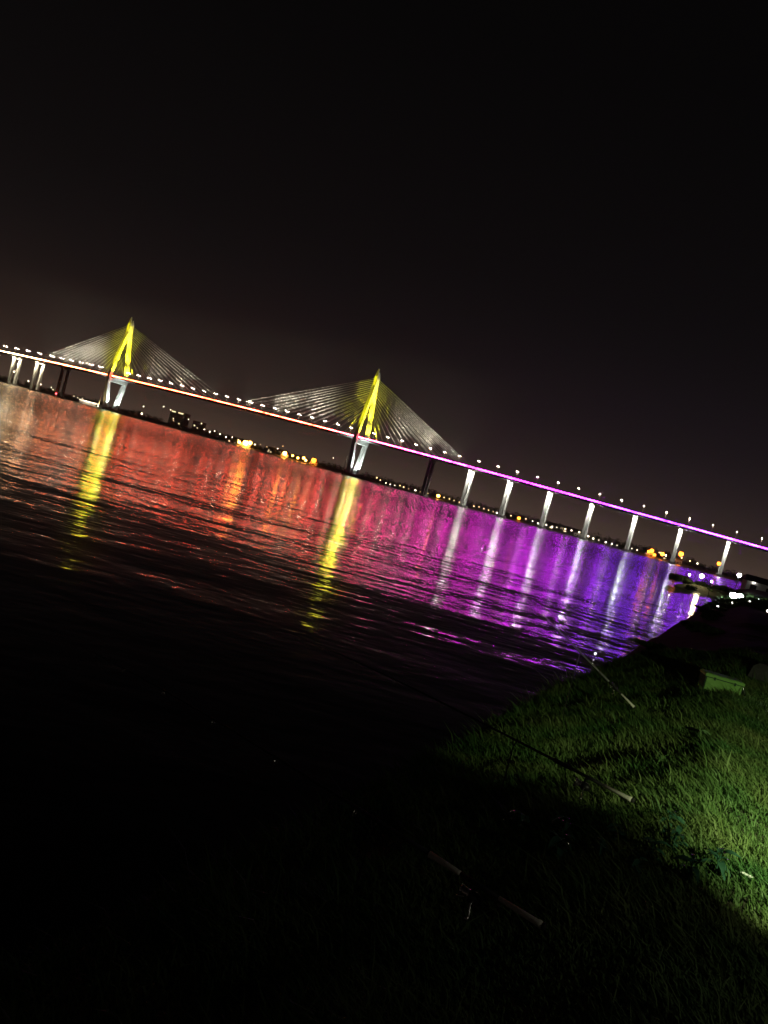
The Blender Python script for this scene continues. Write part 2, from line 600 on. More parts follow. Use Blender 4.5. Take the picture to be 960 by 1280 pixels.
def pylon(s):
    root = MB().post((s, 0, 2.5), 13, 21, (s, 0, 5.0), 12.5, 20.5).build('pylon', 'weathered', bridge)
    for sg in (-1, 1):
        lo, mid, top = 11.0, 20.0, 3.2
        zb = zdeck(s) - 4.2
        MB().post((s, sg * lo, 5.0), 3.2, 3.6, (s, sg * mid, zb - 5.5), 2.6, 3.0).build('lower_leg', 'concrete', root)
        u = MB()
        zt = 136.0
        u.post((s, sg * mid, zb + 0.4), 2.6, 3.0, (s, sg * 19.4, zb + 7), 2.5, 3.0)
        u.post((s, sg * 19.4, zb + 7), 2.5, 3.0, (s, sg * top, zt), 2.4, 2.6)
        u.post((s, sg * top, zt), 2.4, 2.6, (s, sg * (top - 0.1), 151 if sg < 0 else 149), 2.3, 2.0)
        u.post((s, sg * (top - 0.1), 151 if sg < 0 else 149), 2.3, 2.0, (s, sg * (top - 0.4), TZ if sg < 0 else TZ - 5), 0.35, 0.3)
        u.build('upper_leg', 'concrete', root)
    zb = zdeck(s) - 4.2
    MB().hull8([(s - 3.7, -21.5, zb - 5.5), (s + 3.7, -21.5, zb - 5.5), (s + 3.7, 21.5, zb - 5.5), (s - 3.7, 21.5, zb - 5.5)],
               [(s - 3.7, -23, zb + 0.39), (s + 3.7, -23, zb + 0.39), (s + 3.7, 23, zb + 0.39), (s - 3.7, 23, zb + 0.39)]).build('cross_beam', 'concrete', root)
    MB().box(s - 1.9, s + 1.9, -1.6, 1.6, 124, 147).build('tie_wall', 'concrete', root)
    z = zdeck(s)
    # yellow floods on the deck, washing the legs from inside and from both sides
    for sg in (-1, 1):
        # narrow beams climbing the legs: low, middle, top
        for hgt_, cone_, e_in, e_out in ((15, 40, 0.8e6, 0.5e6), (40, 22, 2.6e6, 2.1e6), (72, 13, 6.5e6, 5.5e6)):
            zz = z + hgt_
            tl = 3.2 + 16.2 * max(0.0, (136 - zz) / (136 - (z + 2.8)))
            if sg > 0:
                floodlight((s + 0.8, -9 + hgt_ * 0.05, z + 2), (s, tl, zz), YEL, e_in, cone_ * 0.85)
            for t in (-1, 1):
                floodlight((s + sg * (19 + hgt_ * 0.05), t * 12.4, z + 2), (s, t * tl, zz), YEL, e_out if sg > 0 else e_out * 0.3, cone_)
        floodlight((s + sg * 1.5, -24.5, z + 1), (s, -3.5, 158), YEL, 1.6e6, 12)
        # white floods on the pile cap
        for t in (-1, 1):
            floodlight((s + sg * 11.5, t * 14, 7.4), (s, t * 15.5, 38), WHT, 1.8e5 if sg > 0 else 0.6e5, 80)
        floodlight((s, sg * 3.0, 7.4), (s, sg * 17, 40), WHT, 0.9e5, 80)


pylon(0.0)
pylon(-MAIN)

# stay cables
NC = 15
for s0 in (0.0, -MAIN):
    for dr in (-1, 1):
        main = (dr < 0) if s0 == 0.0 else (dr > 0)
        reach = 226.0 if main else SIDE - 4
        for t in (-1, 1):
            for k in range(NC):
                u = (k + 1) / NC
                zt = 92 + 55 * (u ** 0.75)
                f = max(0.0, (136 - zt) / (136 - 62.0))
                tt = 3.2 + 16.2 * f
                s1 = s0 + dr * (9 + (reach - 9) * u)
                MB().tube([(s0 + dr * 2.2, t * tt, zt), (s1, t * 13.3, zdeck(s1) + 0.3)], 0.19, 5).build('stay_cable', 'cable', bridge, True)
        # warm floods among the anchorages washing the fan
        for q in (0.36, 0.62, 0.88):
            sq = s0 + dr * reach * q
            floodlight((sq, -6, zdeck(sq) + 2), (sq - dr * 6, -9, 100), (1.0, 0.9, 0.68), 2.6e5 * (1 + q), 118)


# approach piers
def pier(s, lit, kind='approach_pier', tint=(1.0, 0.97, 0.86)):
    z = zdeck(s) - 3.6
    cap = MB()
    cap.hull8([(s - 1.6, -8.6, z - 4.0), (s + 1.6, -8.6, z - 4.0), (s + 1.6, 8.6, z - 4.0), (s - 1.6, 8.6, z - 4.0)],
              [(s - 2.0, -10.2, z - 1.2), (s + 2.0, -10.2, z - 1.2), (s + 2.0, 10.2, z - 1.2), (s - 2.0, 10.2, z - 1.2)])
    cap.box(s - 2.0, s + 2.0, -10.2, 10.2, z - 1.2, z - 0.02)
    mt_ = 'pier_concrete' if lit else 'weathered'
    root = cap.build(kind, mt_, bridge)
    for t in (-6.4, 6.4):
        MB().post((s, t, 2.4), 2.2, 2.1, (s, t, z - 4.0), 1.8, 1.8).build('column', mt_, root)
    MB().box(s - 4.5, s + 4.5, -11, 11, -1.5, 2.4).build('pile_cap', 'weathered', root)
    if lit:
        floodlight((s + 4.6, -13.2, z - 0.6), (s, -6.4, z - 10), tint, 1.15e5, 100, 0.4)
        floodlight((s - 4.2, -12.8, z - 0.6), (s, -6.4, z - 10), tint, 1.0e5, 100, 0.4)
        floodlight((s + 4.6, -0.4, z - 1.6), (s, 6.4, z - 10), tint, 1.3e5, 100, 0.4)


for k in range(11):
    pier(SIDE + k * SPAN, True)
for k in range(8):
    pier(-MAIN - SIDE - k * SPAN, True, tint=(1.0, 0.86, 0.58))
pier(SIDE * 0.66, False, 'auxiliary_pier')
pier(-MAIN - SIDE * 0.66, False, 'auxiliary_pier')


# ------------------------------------------------------------------ lamps on the bridge
def bridge_lamp():
    root = empty('road_lamp', (0, 0, 0))
    MB().tube([(0, 0, 0), (0, 0, 9.2)], [0.26, 0.16], 6).build('pole', 'white_wall', root, True)
    for t in (-1, 1):
        MB().tube([(0, 0, 9.0), (0, t * 1.2, 9.9), (0, t * 2.4, 10.2)], 0.09, 5).build('arm', 'galvanised', root, True)
        hd = MB().post((0, t * 2.9, 10.1), 0.34, 0.75, (0, t * 2.9, 10.35), 0.26, 0.6).build('lamp_head', 'dark_steel', root)
        MB().box(-0.3, 0.3, t * 2.9 - 0.68, t * 2.9 + 0.68, 9.72, 10.095).build('lamp_glass', 'lamp_road', hd)
    return root


proto = bridge_lamp()
R_ = Matrix.Rotation(-0.384226, 4, 'Z')
first = True


def put_lamp(s, label, group):
    global first
    o = proto if first else copy_tree(proto)
    first = False
    w = bridge.location + R_ @ Vector((s, 0, zdeck(s) + 0.9))
    o.location = w
    o.rotation_euler = (0, 0, -0.384226)
    tag(o, label, 'street lamp', group)


s = SIDE + 6
while s < S1 - 20:
    put_lamp(s, 'double-armed lamp post on the violet-lit approach viaduct of the bridge', 'lamps along the violet approach')
    s += SPAN / 2
s = -MAIN - SIDE - 8
while s > S0 + 20:
    put_lamp(s, 'double-armed lamp post on the gold-lit approach viaduct beyond the farther pylon', 'lamps along the gold approach')
    s -= SPAN / 2
s = -MAIN + 20
while s < -12:
    put_lamp(s, 'double-armed lamp post on the red-lit main span between the two pylons', 'lamps along the main span')
    s += 22.4
for k in range(7):
    put_lamp(18 + k * 22.4, 'double-armed lamp post among the cables between the larger pylon and violet viaduct', 'lamps on the near side span')
    put_lamp(-MAIN - 18 - k * 22.4, 'double-armed lamp post among the cables between the smaller pylon and gold viaduct', 'lamps on the far side span')


# ------------------------------------------------------------------ far shore: trees, lamps, buildings
def leaf_cloud(n_, centers, radii, size):
    """n_ random small triangles spread through ellipsoids"""
    idx = rng.integers(0, len(centers), n_)
    dirs = rng.normal(size=(n_, 3))
    dirs /= np.linalg.norm(dirs, axis=1)[:, None]
    r = rng.random(n_) ** 0.45
    c = np.asarray(centers)[idx] + dirs * np.asarray(radii)[idx] * r[:, None]
    a = rng.normal(size=(n_, 3))
    a /= np.linalg.norm(a, axis=1)[:, None]
    b_ = np.cross(a, rng.normal(size=(n_, 3)))
    b_ /= np.linalg.norm(b_, axis=1)[:, None]
    sz = size * (0.6 + 0.8 * rng.random(n_))[:, None]
    v = np.stack([c - a * sz, c + b_ * sz * 0.6, c + a * sz, c - b_ * sz * 0.6], 1).reshape(-1, 3)
    f = np.arange(4 * n_).reshape(-1, 4)
    return v, f


cs, rs = [], []
x = -1500.0
while x < 1300:
    h = 8 + 6 * random.random() + 4 * noise.noise((x * 0.01, 7, 0))
    if noise.noise((x * 0.02, 3.3, 0)) > 0.38:
        h *= 0.45
    off = 22 + 40 * random.random()
    cs.append((x, shore_y(x) + off, 2 + h * 0.5))
    rs.append((5 + 5 * random.random(), 6, h * 0.55))
    x += 3.2 + 3.5 * random.random()
v, f = leaf_cloud(60000, cs, rs, 1.1)
tag(link('far_trees', arr_mesh('far_trees', v, f, 4, 'leaf_far')), 'dark belt of trees along the far shore', 'trees', kind='stuff')

LAMPS = [(-865,28.3,'w',2),(-857,15.7,'w',2),(-821,16.1,'w',2.5),(-788,16.1,'w',1.5),(-758,15.6,'w',1),(-752,11.6,'w',1),(-740,40.4,'w',1.3),(-727,18.8,'w',1.3),(-696,9.9,'w',1.5),(-686,8.8,'w',1.5),(-674,9.8,'w',1.5),(-525,11.4,'w',2),(-525,26.1,'w',1),(-481,36.2,'w',1),(-464,33.6,'w',1.2),(-421,24.2,'w',1.2),(-451,13.9,'y',0.8),(-380,13.0,'w',1.3),(-367,11.3,'w',1.6),(-357,15.2,'w',1),(-344,12.0,'w',1.6),(-330,9.3,'w',1.2),(-317,12.4,'w',1),(-304,10.8,'w',1),(-301,6.8,'o',2.2),(-288,8.4,'o',4.5),(-279,10.8,'o',3),(-269,10.2,'w',1),(-258,12.9,'y',1),(-244,11.6,'y',1),(-239,6.7,'w',1.2),(-223,13.7,'w',1),(-214,20.7,'y',1.3),(-207,8.6,'o',3.2),(-191,8.2,'o',1.2),(-180,6.6,'o',1.2),(-169,9.2,'o',1.6),(-164,6.1,'o',1.3),(-149,9.9,'a',3.8),(-114,23.3,'w',0.6),(-96,4.1,'w',1.3),(-28,9.1,'y',1.8),(-21,6.5,'y',1.2),(-10,4.2,'w',1),(-2,4.0,'w',1),(6,4.1,'w',1),(15,6.1,'y',1),(22,5.2,'y',1),(31,4.7,'y',1),(43,5.3,'w',1.3),(52,4.7,'y',1),(65,5.7,'y',1),(83,6.3,'o',2),(93,6.1,'y',0.9),(102,6.0,'y',0.9),(110,5.5,'y',0.9),(119,5.0,'y',0.9),(143,4.8,'y',0.9),(151,5.9,'y',0.9),(159,5.4,'y',0.9),(167,4.9,'y',0.9),(175,4.4,'y',1),(181,4.3,'w',2.2),(192,4.0,'y',0.8),(203,5.6,'y',0.8),(216,5.2,'a',1.8),(227,7.0,'y',0.9),(238,6.2,'w',1),(247,4.9,'w',1.2),(260,6.0,'w',1),(269,5.9,'w',1),(276,6.6,'w',1),(289,7.8,'w',1.2),(298,8.0,'w',1.3),(309,8.5,'w',3),(323,6.0,'w',1.4),(331,4.6,'w',1.4),(339,4.5,'w',1.2),(349,4.0,'w',1.2),(358,4.2,'w',1),(366,4.0,'w',1),(388,5.2,'w',1),(396,5.0,'w',1),(412,7.4,'a',1.6),(416,9.9,'a',2.6),(421,4.9,'a',1.2),(431,9.3,'a',2.4),(436,8.5,'w',1.8),(455,16.7,'a',3.2),(457,11.2,'y',1.3),(468,9.7,'y',1),(478,9.0,'w',1.3),(504,17.2,'a',2.2)]
KIND = {'w': 'white', 'y': 'pale yellow', 'o': 'orange', 'a': 'amber'}
BIGL = {-288: 'brightest orange floodlight on the far shore between the two pylons',
        -279: 'orange lamp close against the brightest far-shore floodlight, toward the larger pylon',
        -301: 'orange lamp close against the brightest far-shore floodlight, toward the smaller pylon',
        -207: 'orange lamp midway between the brightest floodlight and the amber floodlight',
        -149: 'big amber floodlight on the far shore just short of the larger pylon',
        83: 'orange lamp on the far shore beside the dark unlit pier',
        309: 'bright white lamp on the far shore behind the violet viaduct piers',
        181: 'white lamp on the far shore at the foot of the second lit viaduct pier',
        216: 'amber lamp on the far shore between second and third lit viaduct piers',
        455: 'tall amber mast lamp on the far shore among the harbour lamps',
        504: 'tall amber mast lamp beside the last viaduct pier in view'}
for X, Z, k, sz in LAMPS:
    r = (0.3 + 0.42 * sz) * (2.3 if k in 'oa' else 1.0)
    y = 1381 - 0.404 * X - 14
    y = max(y, shore_y(X) + 3)
    zb = 1.0
    root = empty('shore_lamp', (X, y, zb))
    MB().tube([(0, 0.4, -0.6), (0, 0.4, Z - zb)], [0.16, 0.09], 5).build('pole', 'dark_steel', root)
    hd = MB().post((0, 0.2, Z - zb + r * 0.8), r * 0.8, r * 0.8, (0, 0.2, Z - zb + r * 1.3), r * 0.3, r * 0.3).build('lamp_cap', 'dark_steel', root)
    MB().ball((0, 0, Z - zb), r, 8, 6).build('lamp_globe', 'lamp_' + k, hd, True)
    if X in BIGL:
        tag(root, BIGL[X], 'lamp', 'lamps on the far shore')
    elif sz >= 1.8:
        tag(root, 'larger %s lamp on the far shore' % KIND[k] + (' left of the smaller pylon' if False else ' beyond the %s' % ('smaller pylon and gold viaduct' if X < -500 else 'main span' if X < -90 else 'near side span' if X < 60 else 'violet viaduct')), 'lamp', 'lamps on the far shore')
    else:
        z_ = 'tall mast' if Z > 18 else 'small'
        tag(root, '%s %s lamp on the far shore beyond the %s' % (z_, KIND[k], 'gold viaduct' if X < -560 else 'main span' if X < -90 else 'near side span' if X < 120 else 'violet viaduct'), 'lamp', 'lamps on the far shore')


def building(x, dy, w, dpt, h, rows, cols, lit, label, roof='flat'):
    y0 = shore_y(x) + dy
    root = empty('waterfront_building', (x, y0, 2.0), -0.384)
    MB().box(-w / 2, w / 2, 0, dpt, -2, h).build('wall', 'far_wall', root)
    rf = MB()
    if roof == 'flat':
        rf.box(-w / 2 - 0.4, w / 2 + 0.4, -0.4, dpt + 0.4, h + 0.002, h + 0.8)
    else:
        rf.hull8([(-w / 2 - 0.6, -0.6, h + 0.002), (w / 2 + 0.6, -0.6, h + 0.002), (w / 2 + 0.6, dpt + 0.6, h + 0.002), (-w / 2 - 0.6, dpt + 0.6, h + 0.002)],
                 [(-w / 2 + 1, dpt * 0.48, h + 4), (w / 2 - 1, dpt * 0.48, h + 4), (w / 2 - 1, dpt * 0.52, h + 4), (-w / 2 + 1, dpt * 0.52, h + 4)])
    rf.build('roof', 'roofing', root)
    me_ = None
    for r in range(rows):
        for c in range(cols):
            xx = -w / 2 + (c + 0.5) * w / cols
            zz = (r + 0.55) * h / rows
            on = (r, c) in lit
            o = MB().box(-0.36 * w / cols, 0.36 * w / cols, -0.12, 0.1, -0.3 * h / rows, 0.3 * h / rows).build('window', 'lit_window' if on else 'window_dark', root)
            o.location = (xx, 0, zz)
    tag(root, label, 'building')


building(-486, 130, 42, 16, 34, 9, 12, {(8, c) for c in (1, 2, 3, 6, 7, 8, 9)} | {(4, 3), (2, 8)}, 'tall dark block with a lit top-floor window row, beyond the main span')
building(-430, 110, 24, 14, 24, 6, 6, {(5, 5), (3, 1), (2, 3)}, 'mid-height dark block beside the one with a lit top floor')
building(-330, 70, 40, 14, 9, 2, 8, {(0, 2), (0, 5), (1, 3)}, 'low gabled waterfront building with few lit windows beyond the main span', 'gable')
building(-235, 60, 46, 16, 8, 2, 9, {(0, 1), (0, 2), (1, 6), (0, 7)}, 'low gabled waterfront building between the orange floodlights', 'gable')
building(440, 60, 44, 16, 10, 3, 9, {(0, 1), (0, 2), (1, 3), (1, 6), (0, 7), (2, 5)}, 'low block among the amber harbour lamps past the violet viaduct')
building(300, 70, 60, 14, 7, 2, 10, {(0, 1), (1, 4), (0, 8), (0, 5)}, 'long low gabled building behind the violet viaduct piers', 'gable')

def halo_shed(x, w, label):  # added sheds: pale walls catch the lamp light as a stand-in for glare
    y0 = max(1381 - 0.404 * x - 14, shore_y(x) + 3) + 4.5
    root = empty('added_halo_shed', (x, y0, 1.0), -0.384)
    MB().box(-w / 2, w / 2, 0, 6, -1.4, 5.5).build('wall', 'white_wall', root)
    MB().hull8([(-w / 2 - 0.5, -0.5, 5.502), (w / 2 + 0.5, -0.5, 5.502), (w / 2 + 0.5, 6.5, 5.502), (-w / 2 - 0.5, 6.5, 5.502)],
               [(-w / 2, 2.8, 7.6), (w / 2, 2.8, 7.6), (w / 2, 3.2, 7.6), (-w / 2, 3.2, 7.6)]).build('roof', 'roofing', root)
    MB().box(-w * 0.12, w * 0.12, -0.06, 0.05, -1.3, 2.6).build('door', 'dark_steel', root)
    for q in (-0.32, 0.32):
        MB().box(q * w - 1.0, q * w + 1.0, -0.06, 0.05, 1.2, 3.0).build('window', 'window_dark', root)
    tag(root, label, 'shed')


halo_shed(-290, 22, 'added pale shed giving a halo to the brightest orange floodlight on the far shore')
halo_shed(-208, 14, 'added pale shed giving a halo to the orange lamp between brightest and amber floodlights')
halo_shed(-149, 16, 'added pale shed giving a halo to the big amber floodlight near the larger pylon')
halo_shed(418, 14, 'added pale shed giving a halo to the first amber harbour lamps past the viaduct')
halo_shed(455, 12, 'added pale shed giving a halo to the tall amber mast lamp')
halo_shed(309, 12, 'added pale shed giving a halo to the bright white lamp behind the viaduct piers')

# long lit quay shed short of the smaller pylon
shed = empty('quay_shed', (-640, 1612, 1.0), -0.384)
MB().box(-26, 26, 0, 10, -1.6, 6).build('wall', 'white_wall', shed)
MB().box(-27, 27, -3, 11, 6.002, 6.7).build('roof', 'roofing', shed)
for k in range(9):
    MB().box(-25 + k * 5.7, -21.6 + k * 5.7, -2.6, -0.6, 5.6, 5.95).build('light_panel', 'lamp_w', shed)
for k in range(10):
    MB().box(-26 + k * 5.72, -25.7 + k * 5.72, -2.8, -2.5, -1.6, 5.99).build('canopy_post', 'galvanised', shed)
tag(shed, 'long low white quay shed lit under its canopy beside the smaller pylon', 'shed')

# navigation beacons by the pylons, red marker lamp
for (bx, by, lab) in ((-503.9, 1310, 'slim navigation beacon standing in the water at the smaller pylon foot'),
                      (-72.2, 1140, 'slim navigation beacon standing in the water at the larger pylon foot')):
    root = empty('navigation_beacon', (bx, by, 0))
    MB().tube([(0, 0, -2), (0, 0, 2.5)], [2.2, 2.2], 10).build('base', 'weathered', root, True)
    MB().tube([(0, 0, 2.502), (0, 0, 27)], [0.55, 0.4], 8).build('mast', 'white_wall', root, True)
    lt = MB().tube([(0, -1.6, 2.52), (0, -1.6, 3.6)], [0.5, 0.5], 8).build('deck_lamp', 'lamp_w', root)
    spot('mast_light', (1.2, -2.2, 3.9), (0, 0, 16), (1.0, 0.75, 0.3), 1.6e4, 80, root, 0.3)
    tag(root, lab, 'beacon')
root = empty('channel_marker', (-601, 1364, 0))
MB().tube([(0, 0, -1), (0, 0, 1.2)], [2.0, 1.7], 10).build('float', 'rubber', root, True)
MB().tube([(0, 0, 1.202), (0, 0, 4.2)], [0.9, 0.3], 6).build('frame', 'dark_steel', root)
MB().ball((0, 0, 5.1), 0.95, 8, 6).build('lamp_globe', 'lamp_red', root, True)
tag(root, 'red-lit channel marker floating by the dark pier near the smaller pylon', 'marker')

# ------------------------------------------------------------------ the spit and the bank beyond: bushes, lamps, house
def bush(x, y, z, w, h, label, group, name='bush', n_=1500, leaf=0.09):
    root = empty(name, (x, y, z))
    st = MB()
    for k in range(4):
        a = random.random() * 6.28
        st.tube([(0.05 * math.cos(a), 0.05 * math.sin(a), -0.15), (0.25 * w * math.cos(a), 0.25 * w * math.sin(a), h * 0.55)], [0.04, 0.015], 5)
    st.build('stem', 'bark', root)
    c, r = [], []
    for k in range(9):
        a = random.random() * 6.28
        q = 0.33 * w * math.sqrt(random.random())
        c.append((q * math.cos(a), q * math.sin(a), h * (0.3 + 0.45 * random.random())))
        r.append((w * 0.2, w * 0.2, h * (0.2 + 0.12 * random.random())))
    v_, f_ = leaf_cloud(n_, c, r, leaf)
    link('foliage', arr_mesh('foliage', v_, f_, 4, 'leaf_bush'), root)
    return tag(root, label, 'bush', group)


for k in range(12):
    u = 0.08 + 0.9 * k / 11 + random.uniform(-0.02, 0.02)
    bush(53 + 26 * u + random.uniform(-1, 1), 141 + 24 * u + random.uniform(-1, 3), 0.5, random.uniform(2.4, 4), random.uniform(1.0, 1.7),
         'rounded bush growing on the low lamp-lit spit', 'bushes on the spit', n_=1300, leaf=0.22)
for k in range(9):
    u = 0.1 + 0.1 * k
    bush(53 + 26 * u + 0.6 + random.uniform(-0.8, 0.8), 139 + 24 * u - (1.2 + 2.2 * u) + random.uniform(-0.6, 0.8), 0.15, random.uniform(1.8, 2.8), random.uniform(0.5, 0.95),
         'low bush at the waterside of the lamp-lit spit', 'low bushes at the spit waterside', n_=900, leaf=0.16)
for k in range(26):
    l_ = 26 + 4.2 * k + random.uniform(-1, 1)
    d_ = random.uniform(0.1, 1.6)
    if 66 < l_ < 90:
        d_ = random.uniform(-0.5, -0.2)
    x, y = bank_xy(d_, l_)
    bush(x, y, bank_z(d_, l_) - 0.05, random.uniform(0.9, 1.8), random.uniform(0.18, 0.38) * (1 + k * 0.02),
         'dark shrub on the edge of the bank above the violet water', 'shrubs along the bank edge', name='shrub', n_=1100, leaf=0.05 + 0.002 * k)
for k, (d_, l_, h_) in enumerate(((6.5, 98, 3.2), (9, 112, 4.0), (7, 126, 3.4), (8, 84, 2.4))):
    x, y = bank_xy(d_, l_)
    bush(x, y, bank_z(d_, l_) - 0.05, 4.5, h_, 'tall dark bush standing back from the bank edge by the white house', 'tall bushes by the house', n_=2200, leaf=0.2)


def post_lamp(name, x, y, zlamp, zground, r, mat, label, watts=0, color=(1, 1, 1)):
    root = empty(name, (x, y, zground))
    hh = zlamp - zground
    MB().tube([(0, 0, -0.2), (0, 0, hh)], [0.06, 0.04], 6).build('pole', 'dark_steel', root, True)
    hd = MB().post((0, 0, hh + r * 0.85), r * 1.1, r * 1.1, (0, 0, hh + r * 1.4), r * 0.3, r * 0.3).build('lamp_cap', 'dark_steel', root)
    MB().ball((0, -0.02, hh), r, 10, 8).build('lamp_globe', mat, hd, True)
    tag(root, label, 'lamp')
    return root


M['lamp_spit'] = glow('spit_lamp_glass', (1.0, 0.86, 0.42), 90.0)
M['lamp_path'] = glow('path_lamp_glass', (0.95, 0.97, 1.0), 60.0)
post_lamp('spit_lamp', 58.7, 143, 2.89, 0.3, 0.34, 'lamp_spit', 'glowing yellow-white lamp on the bushy spit')
post_lamp('spit_lamp', 63.2, 160, 2.3, 0.7, 0.16, 'lamp_path', 'small white lamp at the back of the bushy spit')
post_lamp('spit_lamp', 55.2, 130, 2.58, 0.2, 0.10, 'lamp_path', 'tiny lamp on a thin post in the water before the spit')
post_lamp('path_lamp', 54.7, 120, 4.73, 2.0, 0.28, 'lamp_path', 'white path lamp on the bank behind the floodlight')

# LED floodlight on a short stand at the edge of the bank
fx_, fy_ = 36.73, 80.0
gz = bank_point(fx_, fy_)
root = empty('angling_floodlight', (fx_, fy_, gz))
hz = 2.47 - gz
for k in range(3):
    a = k * 2.094 + 0.3
    MB().tube([(0, 0, hz * 0.75), (0.35 * math.cos(a), 0.35 * math.sin(a), -0.1)], 0.018, 5).build('leg', 'dark_steel', root)
MB().tube([(0, 0, hz * 0.7), (0, 0, hz - 0.25)], 0.02, 6).build('mast', 'dark_steel', root)
body = MB().box(-0.6, 0.6, 0.12, 0.2, hz - 0.2, hz + 0.2).build('housing', 'dark_steel', root)
for k in (-1, 1):
    MB().ball((k * 0.33, -0.2, hz + 0.03 * k), 0.34, 12, 8, 0.8).build('led_lens', 'lamp_led', body, True)
tag(root, 'glaring white LED floodlight on a low stand at the bank edge', 'floodlight')

for lx, ly, lz, lab in ((27.27, 62, 1.6, 'small lantern at the waterside of the dark bank, farther of two'),
                        (24.23, 55, 1.6, 'small lantern at the waterside of the dark bank, nearer of two'),
                        (27.41, 60, 1.9, 'small lantern just below the glaring floodlight'),
                        (28.66, 60, 1.95, 'small lantern on the dark bank inland of the glaring floodlight'),
                        (36.6, 75, 2.2, 'small lantern on the bank past the glaring floodlight'),
                        (25.16, 50, 2.44, 'small lantern on the bank nearest the tackle box')):
    gz = bank_point(lx, ly)
    lz = max(lz, gz + 0.18)
    root = empty('lantern', (lx, ly, gz))
    MB().tube([(0, 0, -0.02), (0, 0, lz - gz - 0.09)], [0.1, 0.07], 8).build('base', 'dark_steel', root)
    MB().ball((0, 0, lz - gz), 0.085, 8, 6).build('lamp_globe', 'lamp_small', root, True)
    MB().tube([(0.1, 0, lz - gz), (0.08, 0, lz - gz + 0.14), (0, 0, lz - gz + 0.19), (-0.08, 0, lz - gz + 0.14), (-0.1, 0, lz - gz)], 0.008, 5).build('handle', 'dark_steel', root)
    tag(root, lab, 'lantern')

# low white house behind
house = empty('white_house', (99.5, 200, 1.7), -0.3)
MB().box(-5.5, 12, 0, 8, -0.5, 2.6).build('wall', 'white_wall', house)
rf = MB().hull8([(-6.2, -0.9, 2.602), (12.7, -0.9, 2.602), (12.7, 8.8, 2.602), (-6.2, 8.8, 2.602)],
                [(-5.5, 3.6, 4.2), (12, 3.6, 4.2), (12, 4.2, 4.2), (-5.5, 4.2, 4.2)]).build('roof', 'roofing', house)
for k in range(4):
    w_ = MB().box(-4.5 + k * 3.8, -3.0 + k * 3.8, -0.06, 0.05, 0.6, 1.9).build('window', 'window_dark', house)
MB().box(9.7, 10.7, -0.06, 0.05, -0.4, 1.8).build('door', 'bark', house)
for k in range(3):
    MB().box(-4.2 + k * 5, -3.6 + k * 5, -0.55, -0.2, 2.3, 2.55).build('eave_lamp', 'lamp_small', house)
tag(house, 'low white-walled house lit under its eaves on the bank', 'house')

# ------------------------------------------------------------------ foreground: rods, box, bag, scraps, weeds
def unit(v):
    return Vector(v).normalized()


